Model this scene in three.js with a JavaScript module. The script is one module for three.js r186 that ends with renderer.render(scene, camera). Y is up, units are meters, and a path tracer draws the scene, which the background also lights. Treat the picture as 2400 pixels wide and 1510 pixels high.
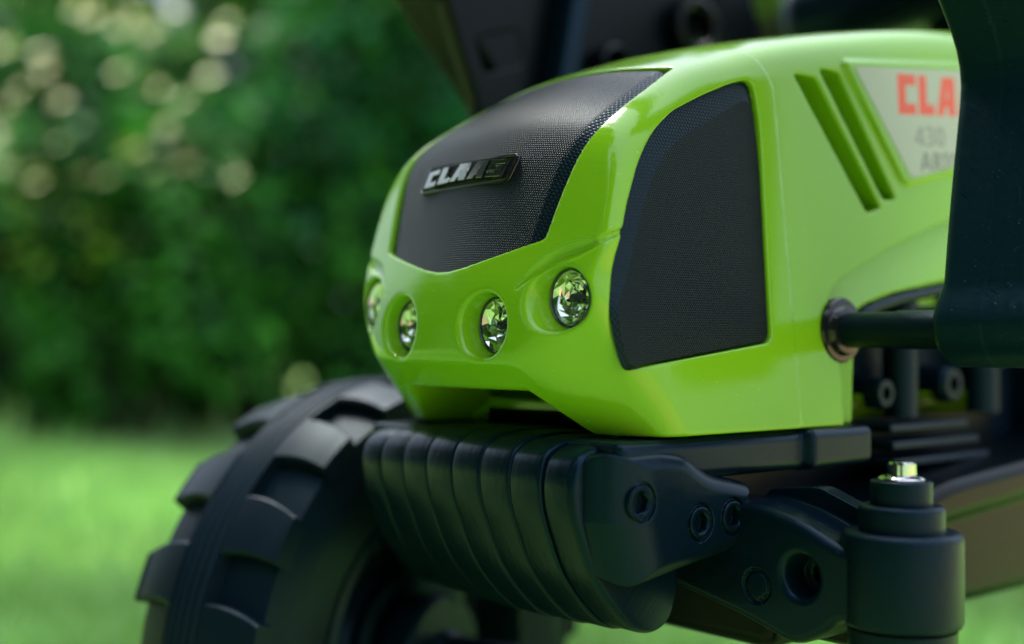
import * as THREE from 'three';
import { mergeGeometries, mergeVertices, toCreasedNormals as creasedAtScale } from 'three/addons/utils/BufferGeometryUtils.js';
import { RoundedBoxGeometry } from 'three/addons/geometries/RoundedBoxGeometry.js';
import { ImprovedNoise } from 'three/addons/math/ImprovedNoise.js';

// ---------------------------------------------------------------- camera, sky, sun, exposure
// tractor frame: x towards its left side (the near one), y up, z forward; ground at y = 0
const scene = new THREE.Scene();
const CAM = new THREE.Vector3(0.4606, 0.346, 0.3675), AHEAD = new THREE.Vector3(-0.766, 0, -0.643), RIGHT = new THREE.Vector3(0.643, 0, -0.766);
const camera = new THREE.PerspectiveCamera(28.26, 1024 / 644, 0.05, 900);
camera.position.copy(CAM);
camera.lookAt(CAM.clone().addScaledVector(AHEAD, 1).add(new THREE.Vector3(0, 0.015, 0)));
camera.focus = 0.553;
camera.userData.fStop = 2.55;
scene.add(camera);

const renderer = new THREE.WebGLRenderer({ antialias: true });
renderer.setSize(1024, 644);
renderer.toneMapping = THREE.LinearToneMapping;
renderer.toneMappingExposure = 1.46;
renderer.shadowMap.enabled = true;

const SUN = new THREE.Vector3(-0.506, 0.86, -0.098).normalize();
{ // a bright, hazy sky, whiter round the sun
  const W = 512, H = 256, d = new Float32Array(W * H * 4);
  for (let j = 0; j < H; j++) for (let i = 0; i < W; i++) {
    const el = ((j + 0.5) / H - 0.5) * Math.PI, az = ((i + 0.5) / W - 0.5) * 2 * Math.PI, k = (j * W + i) * 4;
    const v = new THREE.Vector3(Math.cos(el) * Math.cos(az), Math.sin(el), Math.cos(el) * Math.sin(az));
    const s = Math.max(0, v.dot(SUN)), up = Math.max(0, Math.sin(el)), g = Math.pow(s, 7) * 0.9;
    const t = (1 + 2.2 * up) / 3.2 * 1.75;            // an overcast sky: darker towards the horizon
    d[k] = 0.80 * t + g; d[k + 1] = 0.93 * t + g * 0.98; d[k + 2] = 1.12 * t + g * 0.94; d[k + 3] = 1;
    if (el < 0) { d[k] *= 0.25; d[k + 1] *= 0.3; d[k + 2] *= 0.22; }
  }
  const sky = new THREE.DataTexture(d, W, H, THREE.RGBAFormat, THREE.FloatType);
  sky.mapping = THREE.EquirectangularReflectionMapping; sky.magFilter = THREE.LinearFilter; sky.needsUpdate = true;
  scene.background = sky; scene.environment = sky;
}
const sun = new THREE.DirectionalLight(new THREE.Color(1, 0.94, 0.84), 3.5);
sun.position.copy(SUN).multiplyScalar(12); sun.castShadow = true; sun.shadow.radius = 40; sun.shadow.mapSize.set(2048, 2048);
Object.assign(sun.shadow.camera, { left: -7, right: 7, top: 7, bottom: -7, near: 0.5, far: 30 });
scene.add(sun, sun.target);

// ---------------------------------------------------------------- small tools
const toCreasedNormals = (g, a) => { g.scale(4000, 4000, 4000); const q = creasedAtScale(g, a); q.scale(1 / 4000, 1 / 4000, 1 / 4000); return q; };   // it rounds to centimetres
let seed = 7;
const rnd = () => { seed = (seed + 0x6d2b79f5) | 0; let t = Math.imul(seed ^ (seed >>> 15), 1 | seed); t = (t + Math.imul(t ^ (t >>> 7), 61 | t)) ^ t; return ((t ^ (t >>> 14)) >>> 0) / 4294967296; };
const lerp = (a, b, t) => a + (b - a) * t, clamp = (x, a, b) => Math.min(b, Math.max(a, x));
const smooth = (a, b, x) => { const t = clamp((x - a) / (b - a), 0, 1); return t * t * (3 - 2 * t); };
const smax = (a, b, k) => { const h = Math.max(k - Math.abs(a - b), 0); return Math.max(a, b) + h * h * 0.25 / k; };
const smin = (a, b, k) => -smax(-a, -b, k);
const noise = new ImprovedNoise();
const fbm = (x, y, z = 0, n = 4) => { let s = 0, a = 0.5; for (let i = 0; i < n; i++) { s += a * noise.noise(x, y, z + i * 7.3); x *= 2.03; y *= 2.03; a *= 0.5; } return s; };
const view = (r, d, y) => new THREE.Vector3(CAM.x + r * RIGHT.x + d * AHEAD.x, y, CAM.z + r * RIGHT.z + d * AHEAD.z);   // metres right of and ahead of the photographer
const used = new Map();
const numbered = (n) => { const k = used.get(n) || 0; used.set(n, k + 1); return k ? `${n}_${String(k).padStart(3, '0')}` : n; };
function tag(o, label, category, group, kind) { if (label) o.userData.label = label; if (category) o.userData.category = category; if (group) o.userData.group = group; if (kind) o.userData.kind = kind; return o; }
function part(name, geo, mat, parent, label) {
  const m = new THREE.Mesh(Array.isArray(geo) ? mergeGeometries(geo.map((g) => { const q = g.index ? g.toNonIndexed() : g; for (const k of Object.keys(q.attributes)) if (!['position', 'normal', 'uv'].includes(k)) q.deleteAttribute(k); return q; })) : geo, mat);
  m.name = name; m.castShadow = m.receiveShadow = true; if (label) m.userData.label = label; parent.add(m); return m;
}
function sdPoly(P, x, y) {           // signed distance to a closed polygon, negative inside
  let d = 1e9, s = 1;
  for (let i = 0, n = P.length, j = n - 1; i < n; j = i++) {
    const ax = P[i][0], ay = P[i][1], bx = P[j][0], by = P[j][1], ex = bx - ax, ey = by - ay, wx = x - ax, wy = y - ay;
    const t = clamp((wx * ex + wy * ey) / (ex * ex + ey * ey), 0, 1), qx = wx - ex * t, qy = wy - ey * t;
    d = Math.min(d, qx * qx + qy * qy);
    const c1 = y >= ay, c2 = y < by, c3 = ex * wy > ey * wx;
    if ((c1 && c2 && c3) || (!c1 && !c2 && !c3)) s = -s;
  }
  return s * Math.sqrt(d);
}
const plane3 = (A, B, C, inside) => {
  const n = new THREE.Vector3().subVectors(B, A).cross(new THREE.Vector3().subVectors(C, A)).normalize();
  let w = -n.dot(A); if (n.dot(inside) + w > 0) { n.negate(); w = -w; }
  return (x, y, z) => n.x * x + n.y * y + n.z * z + w;
};
const V3 = (x, y, z) => new THREE.Vector3(x, y, z);
const roundCorners = (P, r, n = 4) => {      // rounds the corners of a polygon
  const out = [];
  P.forEach((p, i) => {
    const a = P[(i + P.length - 1) % P.length], b = P[(i + 1) % P.length], rr = p[2] ?? r;
    const da = Math.hypot(a[0] - p[0], a[1] - p[1]), db = Math.hypot(b[0] - p[0], b[1] - p[1]), t = Math.min(rr, da * 0.45, db * 0.45);
    const s = [p[0] + (a[0] - p[0]) / da * t, p[1] + (a[1] - p[1]) / da * t], e = [p[0] + (b[0] - p[0]) / db * t, p[1] + (b[1] - p[1]) / db * t];
    for (let k = 0; k <= n; k++) { const u = k / n; out.push([(1 - u) ** 2 * s[0] + 2 * u * (1 - u) * p[0] + u * u * e[0], (1 - u) ** 2 * s[1] + 2 * u * (1 - u) * p[1] + u * u * e[1]]); }
  });
  return out;
};
const curve2 = (P, n) => new THREE.CatmullRomCurve3(P.map((p) => V3(p[0], p[1], 0)), false, 'centripetal').getSpacedPoints(n).map((p) => [p.x, p.y]);

// a closed surface meshed where the field f(x, y, z) changes sign (cells of size c between lo and hi)
function fieldMesh(f, lo, hi, c) {
  const N = [0, 1, 2].map((i) => Math.ceil((hi[i] - lo[i]) / c) + 1), [nx, ny, nz] = N, B = 6, half = B * c * 0.5;
  const F = new Float32Array(nx * ny * nz).fill(1), id = (i, j, k) => (k * ny + j) * nx + i;
  const act = [];
  for (let k = 0; k < nz; k += B) for (let j = 0; j < ny; j += B) for (let i = 0; i < nx; i += B) {
    const m = f(lo[0] + i * c + half, lo[1] + j * c + half, lo[2] + k * c + half), near = Math.abs(m) < half * 3.4;
    for (let kk = k; kk < Math.min(k + B, nz); kk++) for (let jj = j; jj < Math.min(j + B, ny); jj++) for (let ii = i; ii < Math.min(i + B, nx); ii++)
      F[id(ii, jj, kk)] = near ? f(lo[0] + ii * c, lo[1] + jj * c, lo[2] + kk * c) || 1e-9 : m;
    if (near) act.push([i, j, k]);
  }
  const cell = new Int32Array(nx * ny * nz).fill(-1), pos = [], E = [[0, 1], [2, 3], [4, 5], [6, 7], [0, 2], [1, 3], [4, 6], [5, 7], [0, 4], [1, 5], [2, 6], [3, 7]], v = new Float64Array(8);
  const e = c * 0.3, grad = (x, y, z) => [f(x + e, y, z) - f(x - e, y, z), f(x, y + e, z) - f(x, y - e, z), f(x, y, z + e) - f(x, y, z - e)].map((q) => q / (2 * e));
  const seen = (i, j, k) => {
    if (i < 0 || j < 0 || k < 0 || i >= nx - 1 || j >= ny - 1 || k >= nz - 1) return;
    const q = id(i, j, k); if (cell[q] >= 0) return;
    let neg = 0; for (let m = 0; m < 8; m++) { v[m] = F[id(i + (m & 1), j + ((m >> 1) & 1), k + (m >> 2))]; if (v[m] < 0) neg++; }
    if (!neg || neg === 8) return;
    let x = 0, y = 0, z = 0, n = 0;
    for (const [a, b] of E) if ((v[a] < 0) !== (v[b] < 0)) { const t = v[a] / (v[a] - v[b]); x += lerp(a & 1, b & 1, t); y += lerp((a >> 1) & 1, (b >> 1) & 1, t); z += lerp(a >> 2, b >> 2, t); n++; }
    let p = [lo[0] + (i + x / n) * c, lo[1] + (j + y / n) * c, lo[2] + (k + z / n) * c];
    for (let it = 0; it < 2; it++) { const g = grad(...p), w = f(...p), l = g[0] * g[0] + g[1] * g[1] + g[2] * g[2] + 1e-6, st = clamp(w / l, -c * 0.5, c * 0.5); p = p.map((a, m) => a - g[m] * st); }
    cell[q] = pos.length / 3; pos.push(...p);
  };
  for (const [i, j, k] of act) for (let kk = k - 1; kk < k + B; kk++) for (let jj = j - 1; jj < j + B; jj++) for (let ii = i - 1; ii < i + B; ii++) seen(ii, jj, kk);
  const idx = [], quad = (a, b, d, g, flip) => { if (a < 0 || b < 0 || d < 0 || g < 0) return; if (flip) idx.push(a, d, b, b, d, g); else idx.push(a, b, d, b, g, d); };
  const done = new Uint8Array(1);
  for (const [i, j, k] of act) for (let kk = Math.max(1, k); kk < Math.min(k + B, nz - 1); kk++) for (let jj = Math.max(1, j); jj < Math.min(j + B, ny - 1); jj++) for (let ii = Math.max(1, i); ii < Math.min(i + B, nx - 1); ii++) {
    const s = F[id(ii, jj, kk)] < 0;
    if (s !== F[id(ii + 1, jj, kk)] < 0) quad(cell[id(ii, jj - 1, kk - 1)], cell[id(ii, jj, kk - 1)], cell[id(ii, jj - 1, kk)], cell[id(ii, jj, kk)], !s);
    if (s !== F[id(ii, jj + 1, kk)] < 0) quad(cell[id(ii - 1, jj, kk - 1)], cell[id(ii - 1, jj, kk)], cell[id(ii, jj, kk - 1)], cell[id(ii, jj, kk)], !s);
    if (s !== F[id(ii, jj, kk + 1)] < 0) quad(cell[id(ii - 1, jj - 1, kk)], cell[id(ii, jj - 1, kk)], cell[id(ii - 1, jj, kk)], cell[id(ii, jj, kk)], !s);
  }
  const nn = pos.length / 3, nor = new Float32Array(nn * 3), uv = new Float32Array(nn * 2);
  for (let i = 0; i < nn; i++) {
    const [x, y, z] = pos.slice(i * 3, i * 3 + 3), g = grad(x, y, z), l = Math.hypot(...g) || 1;
    for (let m = 0; m < 3; m++) nor[i * 3 + m] = g[m] / l;
    uv[i * 2] = z - 0.62 * x; uv[i * 2 + 1] = y + 0.55 * x;
  }
  const geo = new THREE.BufferGeometry();
  geo.setAttribute('position', new THREE.Float32BufferAttribute(pos, 3)); geo.setAttribute('normal', new THREE.BufferAttribute(nor, 3)); geo.setAttribute('uv', new THREE.BufferAttribute(uv, 2)); geo.setIndex(idx);
  return geo;
}
// field of a polygon in the (z, y) plane drawn out along x, rounded by r
const slab = (P, x0, x1, r) => (x, y, z) => { const a = sdPoly(P, z, y) + r, b = Math.abs(x - (x0 + x1) / 2) - (x1 - x0) / 2 + r; return Math.min(Math.max(a, b), 0) + Math.hypot(Math.max(a, 0), Math.max(b, 0)) - r; };
const cylX = (cy, cz, R, x0, x1, r) => (x, y, z) => { const a = Math.hypot(y - cy, z - cz) - R + r, b = Math.abs(x - (x0 + x1) / 2) - (x1 - x0) / 2 + r; return Math.min(Math.max(a, b), 0) + Math.hypot(Math.max(a, 0), Math.max(b, 0)) - r; };
const lathe = (P, seg = 64) => toCreasedNormals(new THREE.LatheGeometry(P.map(([r, y]) => new THREE.Vector2(r, y)), seg), 0.6);
const alongX = (g) => g.rotateZ(-Math.PI / 2), alongZ = (g) => g.rotateX(Math.PI / 2);   // y axis of a lathe -> +x / +z

// ---------------------------------------------------------------- textures and materials
function tex(w, h, fn, srgb) {
  const d = new Uint8Array(w * h * 4);
  for (let j = 0; j < h; j++) for (let i = 0; i < w; i++) { const c = fn((i + 0.5) / w, (j + 0.5) / h), k = (j * w + i) * 4; if (typeof c === 'number') d[k] = d[k + 1] = d[k + 2] = clamp(c, 0, 1) * 255; else for (let m = 0; m < 3; m++) d[k + m] = clamp(c[m], 0, 1) * 255; d[k + 3] = 255; }
  const t = new THREE.DataTexture(d, w, h, THREE.RGBAFormat, THREE.UnsignedByteType);
  t.wrapS = t.wrapT = THREE.RepeatWrapping; t.magFilter = THREE.LinearFilter; t.minFilter = THREE.LinearMipmapLinearFilter; t.generateMipmaps = true;
  if (srgb) t.colorSpace = THREE.SRGBColorSpace; t.needsUpdate = true; return t;
}
const rep = (t, mu, mv = mu) => { const c = t.clone(); c.repeat.set(1 / mu, 1 / mv); c.needsUpdate = true; return c; };
// tileable noise
const tn = (u, v, f, o) => { const a = u * 2 * Math.PI, b = v * 2 * Math.PI; return noise.noise(f * Math.cos(a) + o, f * Math.sin(a) + f * Math.cos(b) * 1.3, f * Math.sin(b) * 1.3 + o * 2); };
const hexT = tex(64, 110, (u, v) => {
  let d = 9; for (const [a, b] of [[0, 0], [1, 0], [0, 1], [1, 1], [0.5, 0.5]]) d = Math.min(d, Math.hypot(u - a, (v - b) * 1.72));
  return 1 - smooth(0.18, 0.46, d);
});
const grainT = tex(512, 512, (u, v) => 0.5 + 0.28 * tn(u, v, 9, 1) + 0.22 * tn(u, v, 26, 5) + 0.1 * (rnd() - 0.5));
const brushT = tex(512, 512, (u, v) => 0.5 + 0.35 * tn(u, v * 0 + Math.floor(v * 170) / 170, 2.5, 3) + 0.25 * (rnd() - 0.5));
const dustT = (base, dust, n) => {           // specks of dust and hairline scratches on moulded plastic
  const S = 1024, c = document.createElement('canvas'); c.width = c.height = S; const g = c.getContext('2d');
  g.fillStyle = base; g.fillRect(0, 0, S, S);
  for (let i = 0; i < n; i++) { g.fillStyle = dust; g.globalAlpha = 0.15 + 0.5 * rnd(); g.beginPath(); g.arc(rnd() * S, rnd() * S, 0.5 + 1.1 * rnd() * rnd(), 0, 7); g.fill(); }
  g.strokeStyle = dust;
  for (let i = 0; i < 16; i++) { g.globalAlpha = 0.1 + 0.22 * rnd(); g.lineWidth = 0.8; const x = rnd() * S, y = rnd() * S, a = rnd() * 7, l = 15 + 50 * rnd(); g.beginPath(); g.moveTo(x, y); g.quadraticCurveTo(x + Math.cos(a) * l * 0.5 + 6, y + Math.sin(a) * l * 0.5, x + Math.cos(a) * l, y + Math.sin(a) * l); g.stroke(); }
  const t = new THREE.CanvasTexture(c); t.colorSpace = THREE.SRGBColorSpace; t.wrapS = t.wrapT = THREE.RepeatWrapping; return t;
};
const std = (o) => new THREE.MeshPhysicalMaterial(o);
const greenMap = rep(dustT('#76ac18', '#cfe2a8', 700), 0.25);
const green = std({ color: new THREE.Color(1, 1, 1), map: greenMap, roughness: 0.14, ior: 1.5, bumpMap: rep(grainT, 0.14), bumpScale: 0.00003 });
const blackMap = rep(dustT('#051520', '#6f8496', 420), 0.22);
const black = std({ map: blackMap, specularIntensity: 0.45, specularColor: new THREE.Color(0.35, 0.66, 1), roughness: 0.27, ior: 1.5, bumpMap: rep(grainT, 0.03), bumpScale: 0.00006 });
const scuffed = std({ map: rep(dustT('#07202f', '#8ea2b4', 1100), 0.16), specularIntensity: 0.45, specularColor: new THREE.Color(0.35, 0.66, 1), roughnessMap: rep(tex(256, 256, (u, v) => 0.5 + 0.75 * tn(u, v, 5, 4) * tn(u, v, 17, 8)), 0.12), roughness: 0.75, ior: 1.5, bumpMap: rep(grainT, 0.03), bumpScale: 0.00006 });
const brushed = std({ map: blackMap, specularIntensity: 0.45, specularColor: new THREE.Color(0.35, 0.66, 1), roughness: 0.26, ior: 1.5, bumpMap: rep(brushT, 0.12, 0.05), bumpScale: 0.00012 });
const tyreMat = std({ color: new THREE.Color(0.0022, 0.008, 0.016), roughness: 0.42, specularIntensity: 0.45, specularColor: new THREE.Color(0.5, 0.82, 1), bumpMap: rep(grainT, 0.05), bumpScale: 0.0001 });
const meshMat = std({ color: new THREE.Color(0.003, 0.004, 0.005), specularIntensity: 0.42, specularColor: new THREE.Color(0.5, 0.82, 1), roughness: 0.41, bumpMap: rep(hexT, 0.00125, 0.00215), bumpScale: 0.0004 });
const meshEdge = std({ specularIntensity: 0.5, specularColor: new THREE.Color(0.5, 0.82, 1), color: new THREE.Color(0.002, 0.006, 0.012), roughness: 0.36, bumpMap: rep(hexT, 0.0018, 0.0031), bumpScale: 0.00015 });
const gloss = std({ color: new THREE.Color(0.006, 0.007, 0.009), roughness: 0.18 });
const dark = std({ color: new THREE.Color(0.001, 0.003, 0.005), specularIntensity: 0.25, roughness: 0.3 });  // black plastic darkened to stand in for shade on far and lower parts
const chrome = std({ color: new THREE.Color(0.55, 0.53, 0.54), metalness: 1, roughness: 0.1 });
const letterMat = std({ color: new THREE.Color(0.22, 0.24, 0.22), metalness: 1, roughness: 0.16 });

// ---------------------------------------------------------------- ground
const lawnT = tex(512, 512, (u, v) => { const a = 0.5 + 0.5 * tn(u, v, 3, 2), b = 0.5 + 0.5 * tn(u, v, 14, 9), r = rnd() * 0.12; return [0.50 + 0.1 * a + 0.08 * b + r, 0.70 + 0.08 * a + 0.06 * b + r * 0.6, 0.33 + 0.08 * b + r * 0.5]; }, true);
{
  const g = new THREE.PlaneGeometry(800, 800, 8, 8).rotateX(-Math.PI / 2), p = g.attributes.position, uv = g.attributes.uv;
  for (let i = 0; i < p.count; i++) uv.setXY(i, p.getX(i), p.getZ(i));
  const m = tag(part('lawn', g, std({ map: rep(lawnT, 2.3), roughness: 0.9 }), scene), 'mown light green lawn around the toy tractor', 'lawn', null, 'structure');
}

{ // sandy path beyond the tractor's left side: the flank mirrors it as a golden patch
  const g = new THREE.PlaneGeometry(9, 7, 1, 1).rotateX(-Math.PI / 2), uv = g.attributes.uv; for (let i = 0; i < uv.count; i++) uv.setXY(i, uv.getX(i) * 9, uv.getY(i) * 7);
  const sandT = tex(256, 256, (u, v) => { const n = 0.5 + 0.5 * tn(u, v, 11, 6), r = 0.12 * rnd(); return [0.72 + 0.1 * n + r, 0.60 + 0.1 * n + r, 0.40 + 0.06 * n + r]; }, true);
  const m = tag(part('path', g, std({ map: rep(sandT, 1.3), roughness: 0.95 }), scene), 'sandy garden path beside the lawn, outside the picture', 'path', null, 'structure'); m.position.set(5.2, 0.004, -2.4);
}
// ---------------------------------------------------------------- the tractor
const tractor = new THREE.Group(); tractor.name = numbered('toy_tractor'); scene.add(tractor);
tag(tractor, 'lime green and black plastic ride-on toy tractor with round headlights', 'toy tractor');

// ---- hood: one moulded shell
const PROFILE = curve2([[0.026, 0.27], [0.0264, 0.31], [0.0264, 0.338], [0.0256, 0.353], [0.0234, 0.366], [0.0167, 0.388], [0.0105, 0.41], [0.0046, 0.4268], [-0.0012, 0.4365], [-0.011, 0.4455], [-0.0315, 0.458], [-0.055, 0.4703], [-0.08, 0.4795], [-0.11, 0.489], [-0.16, 0.501], [-0.25, 0.518], [-0.40, 0.534]], 150);
const S_LEN = (() => { let s = 0; return PROFILE.map((p, i) => (s += i ? Math.hypot(p[0] - PROFILE[i - 1][0], p[1] - PROFILE[i - 1][1]) : 0)); })();
const T0 = [-0.43, 0.26], TC = 0.001, TN = [500, 300], TF = new Float32Array(TN[0] * TN[1]), TS = new Float32Array(TN[0] * TN[1]);
{
  const closed = [...PROFILE, [-0.42, 0.534], [-0.42, 0.265]];
  for (let j = 0; j < TN[1]; j++) for (let i = 0; i < TN[0]; i++) {
    const z = T0[0] + i * TC, h = T0[1] + j * TC; TF[j * TN[0] + i] = sdPoly(closed, z, h);
    let best = 1e9, s = 0;
    for (let m = 0; m + 1 < PROFILE.length; m++) {
      const [ax, ay] = PROFILE[m], ex = PROFILE[m + 1][0] - ax, ey = PROFILE[m + 1][1] - ay, t = clamp(((z - ax) * ex + (h - ay) * ey) / (ex * ex + ey * ey), 0, 1), d = Math.hypot(z - ax - ex * t, h - ay - ey * t);
      if (d < best) { best = d; s = lerp(S_LEN[m], S_LEN[m + 1], t); }
    }
    TS[j * TN[0] + i] = s;
  }
}
const look = (T, z, h) => { const a = clamp((z - T0[0]) / TC, 0, TN[0] - 1.01), b = clamp((h - T0[1]) / TC, 0, TN[1] - 1.01), i = a | 0, j = b | 0, u = a - i, v = b - j, k = j * TN[0] + i; return (T[k] * (1 - u) + T[k + 1] * u) * (1 - v) + (T[k + TN[0]] * (1 - u) + T[k + TN[0] + 1] * u) * v; };
const atS = (s) => { let m = 0; while (m < PROFILE.length - 2 && S_LEN[m + 1] < s) m++; const t = (s - S_LEN[m]) / (S_LEN[m + 1] - S_LEN[m]); return [lerp(PROFILE[m][0], PROFILE[m + 1][0], t), lerp(PROFILE[m][1], PROFILE[m + 1][1], t), ...(() => { const dx = PROFILE[m + 1][0] - PROFILE[m][0], dy = PROFILE[m + 1][1] - PROFILE[m][1], l = Math.hypot(dx, dy); return [dy / l, -dx / l]; })()]; };
const sOfH = (h) => { let m = 0; while (m < PROFILE.length - 2 && PROFILE[m + 1][1] < h) m++; return lerp(S_LEN[m], S_LEN[m + 1], (h - PROFILE[m][1]) / (PROFILE[m + 1][1] - PROFILE[m][1])); };
const bow = (x) => 1.55 * x * x, crown = (x) => 0.005 * (1 - (x / 0.065) ** 2), halfWidth = (h) => 0.0905 - 0.07 * (h - 0.346);

// outlines: front grille as half width over height (h -> x), side features as (z, y)
const GRILLE_EDGE = curve2([[0.388, 0.0574], [0.41, 0.0616], [0.4268, 0.0655], [0.4365, 0.0684], [0.4455, 0.0696], [0.458, 0.0678], [0.4703, 0.0635]].map(([h, x]) => [sOfH(h), x]), 28);
const grilleX = (s) => { let m = 0; while (m < GRILLE_EDGE.length - 2 && GRILLE_EDGE[m + 1][0] < s) m++; return lerp(GRILLE_EDGE[m][1], GRILLE_EDGE[m + 1][1], (s - GRILLE_EDGE[m][0]) / (GRILLE_EDGE[m + 1][0] - GRILLE_EDGE[m][0])); };
const S_TOP = sOfH(0.4703), S_V = sOfH(0.3708), S_CORNER = sOfH(0.388);
const FRONT_GRILLE = roundCorners([...GRILLE_EDGE.map(([s, x]) => [x, s, 0.002]), ...GRILLE_EDGE.slice().reverse().map(([s, x]) => [-x, s, 0.002]), [-0.028, lerp(S_V, S_CORNER, 0.4), 0.02], [0, S_V, 0.022], [0.028, lerp(S_V, S_CORNER, 0.4), 0.02]], 0.003, 3);
const shift = (P) => P.map(([z, h, r]) => (r === undefined ? [z + 0.0024, h] : [z + 0.0024, h, r]));
const SIDE_GRILLE = roundCorners(shift([[-0.0012, 0.3599, 0.004], [-0.0030, 0.3723], [-0.0052, 0.3829], [-0.0115, 0.4028], [-0.0200, 0.4223, 0.01], [-0.0292, 0.4351, 0.01], [-0.0433, 0.4456], [-0.0633, 0.4550], [-0.0843, 0.4635, 0.006], [-0.0975, 0.4668, 0.016], [-0.1006, 0.4486, 0.012], [-0.1007, 0.4248], [-0.1003, 0.3852], [-0.1001, 0.3455, 0.004], [-0.0073, 0.3342, 0.004], [-0.0032, 0.347, 0.004]]), 0.004, 3);
const SIDE_INNER = roundCorners(shift([[-0.0036, 0.3600, 0.004], [-0.0098, 0.3725], [-0.0140, 0.3833], [-0.0222, 0.4035], [-0.0306, 0.4187, 0.01], [-0.0393, 0.4288, 0.01], [-0.0536, 0.4377], [-0.0712, 0.4463], [-0.0870, 0.4545, 0.006], [-0.0950, 0.4572, 0.012], [-0.0984, 0.4444, 0.01], [-0.0996, 0.4247], [-0.0992, 0.3852], [-0.0988, 0.3468, 0.004], [-0.0088, 0.3355, 0.004], [-0.0050, 0.347, 0.004]]), 0.004, 3);
const SLOTS = [[[-0.1291, 0.4739], [-0.1465, 0.4742], [-0.1945, 0.4134], [-0.1820, 0.4102]], [[-0.1496, 0.4790], [-0.1650, 0.4797], [-0.2085, 0.4187], [-0.1966, 0.4180]]].map((p) => roundCorners(shift(p), 0.003, 3));
const STICKER = roundCorners(shift([[-0.1679, 0.4848], [-0.2707, 0.4975], [-0.3310, 0.5040], [-0.3150, 0.4483], [-0.2574, 0.4370], [-0.2146, 0.4273]]), 0.005, 3);
const CREASE = shift([[-0.41, 0.450], [-0.3056, 0.4243], [-0.2513, 0.4097], [-0.2059, 0.3959], [-0.1676, 0.3818], [-0.1511, 0.3733], [-0.1456, 0.3666], [-0.1465, 0.355], [-0.152, 0.335], [-0.152, 0.29], [-0.41, 0.29]]);
const BAY = roundCorners(shift([[-0.1689, 0.29], [-0.1689, 0.3062], [-0.1723, 0.3397], [-0.1741, 0.3576, 0.005], [-0.1783, 0.3630, 0.006], [-0.2031, 0.3700, 0.02], [-0.2434, 0.3766], [-0.3006, 0.3843], [-0.43, 0.40], [-0.43, 0.29]]), 0.003, 3);
const seamZ = (h) => 0.0024 + (h < 0.442 ? lerp(-0.1186, -0.1134, (h - 0.306) / 0.136) : h < 0.464 ? lerp(-0.1134, -0.1122, (h - 0.442) / 0.022) : lerp(-0.1122, -0.1055, (h - 0.464) / 0.013));
const LAMPS = [[0.0697, 0.364, 0.0068], [0.031, 0.353, 0.0142]];
const inSide = V3(0.05, 0.4, -0.06);
const chinSide = plane3(V3(0.058, 0.3400, 0.0208), V3(0.0906, 0.361, 0.0040), V3(0.0868, 0.306, -0.0250), inSide);
const BROW = curve2([[0.0870, 0.3920], [0.0868, 0.3892], [0.0770, 0.3846], [0.0645, 0.3806], [0.0545, 0.3737], [0.0490, 0.3685]], 14).map(([x, h], i) => [x, h, 0, 0.0004 + 0.0030 * Math.pow(Math.sin(Math.PI * Math.min(1, (i + 0.6) / 14.6)), 1.2)]);
let browReady = false;
function browField(x, y, z) {
  let d = 1;
  for (let i = 0; i + 1 < BROW.length; i++) {
    const A = BROW[i], B = BROW[i + 1], ex = B[0] - A[0], ey = B[1] - A[1], ez = B[2] - A[2], t = clamp(((x - A[0]) * ex + (y - A[1]) * ey + (z - A[2]) * ez) / (ex * ex + ey * ey + ez * ez), 0, 1);
    d = Math.min(d, Math.hypot(x - A[0] - ex * t, y - A[1] - ey * t, z - A[2] - ez * t) - lerp(A[3], B[3], t));
  }
  return d;
}
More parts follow.
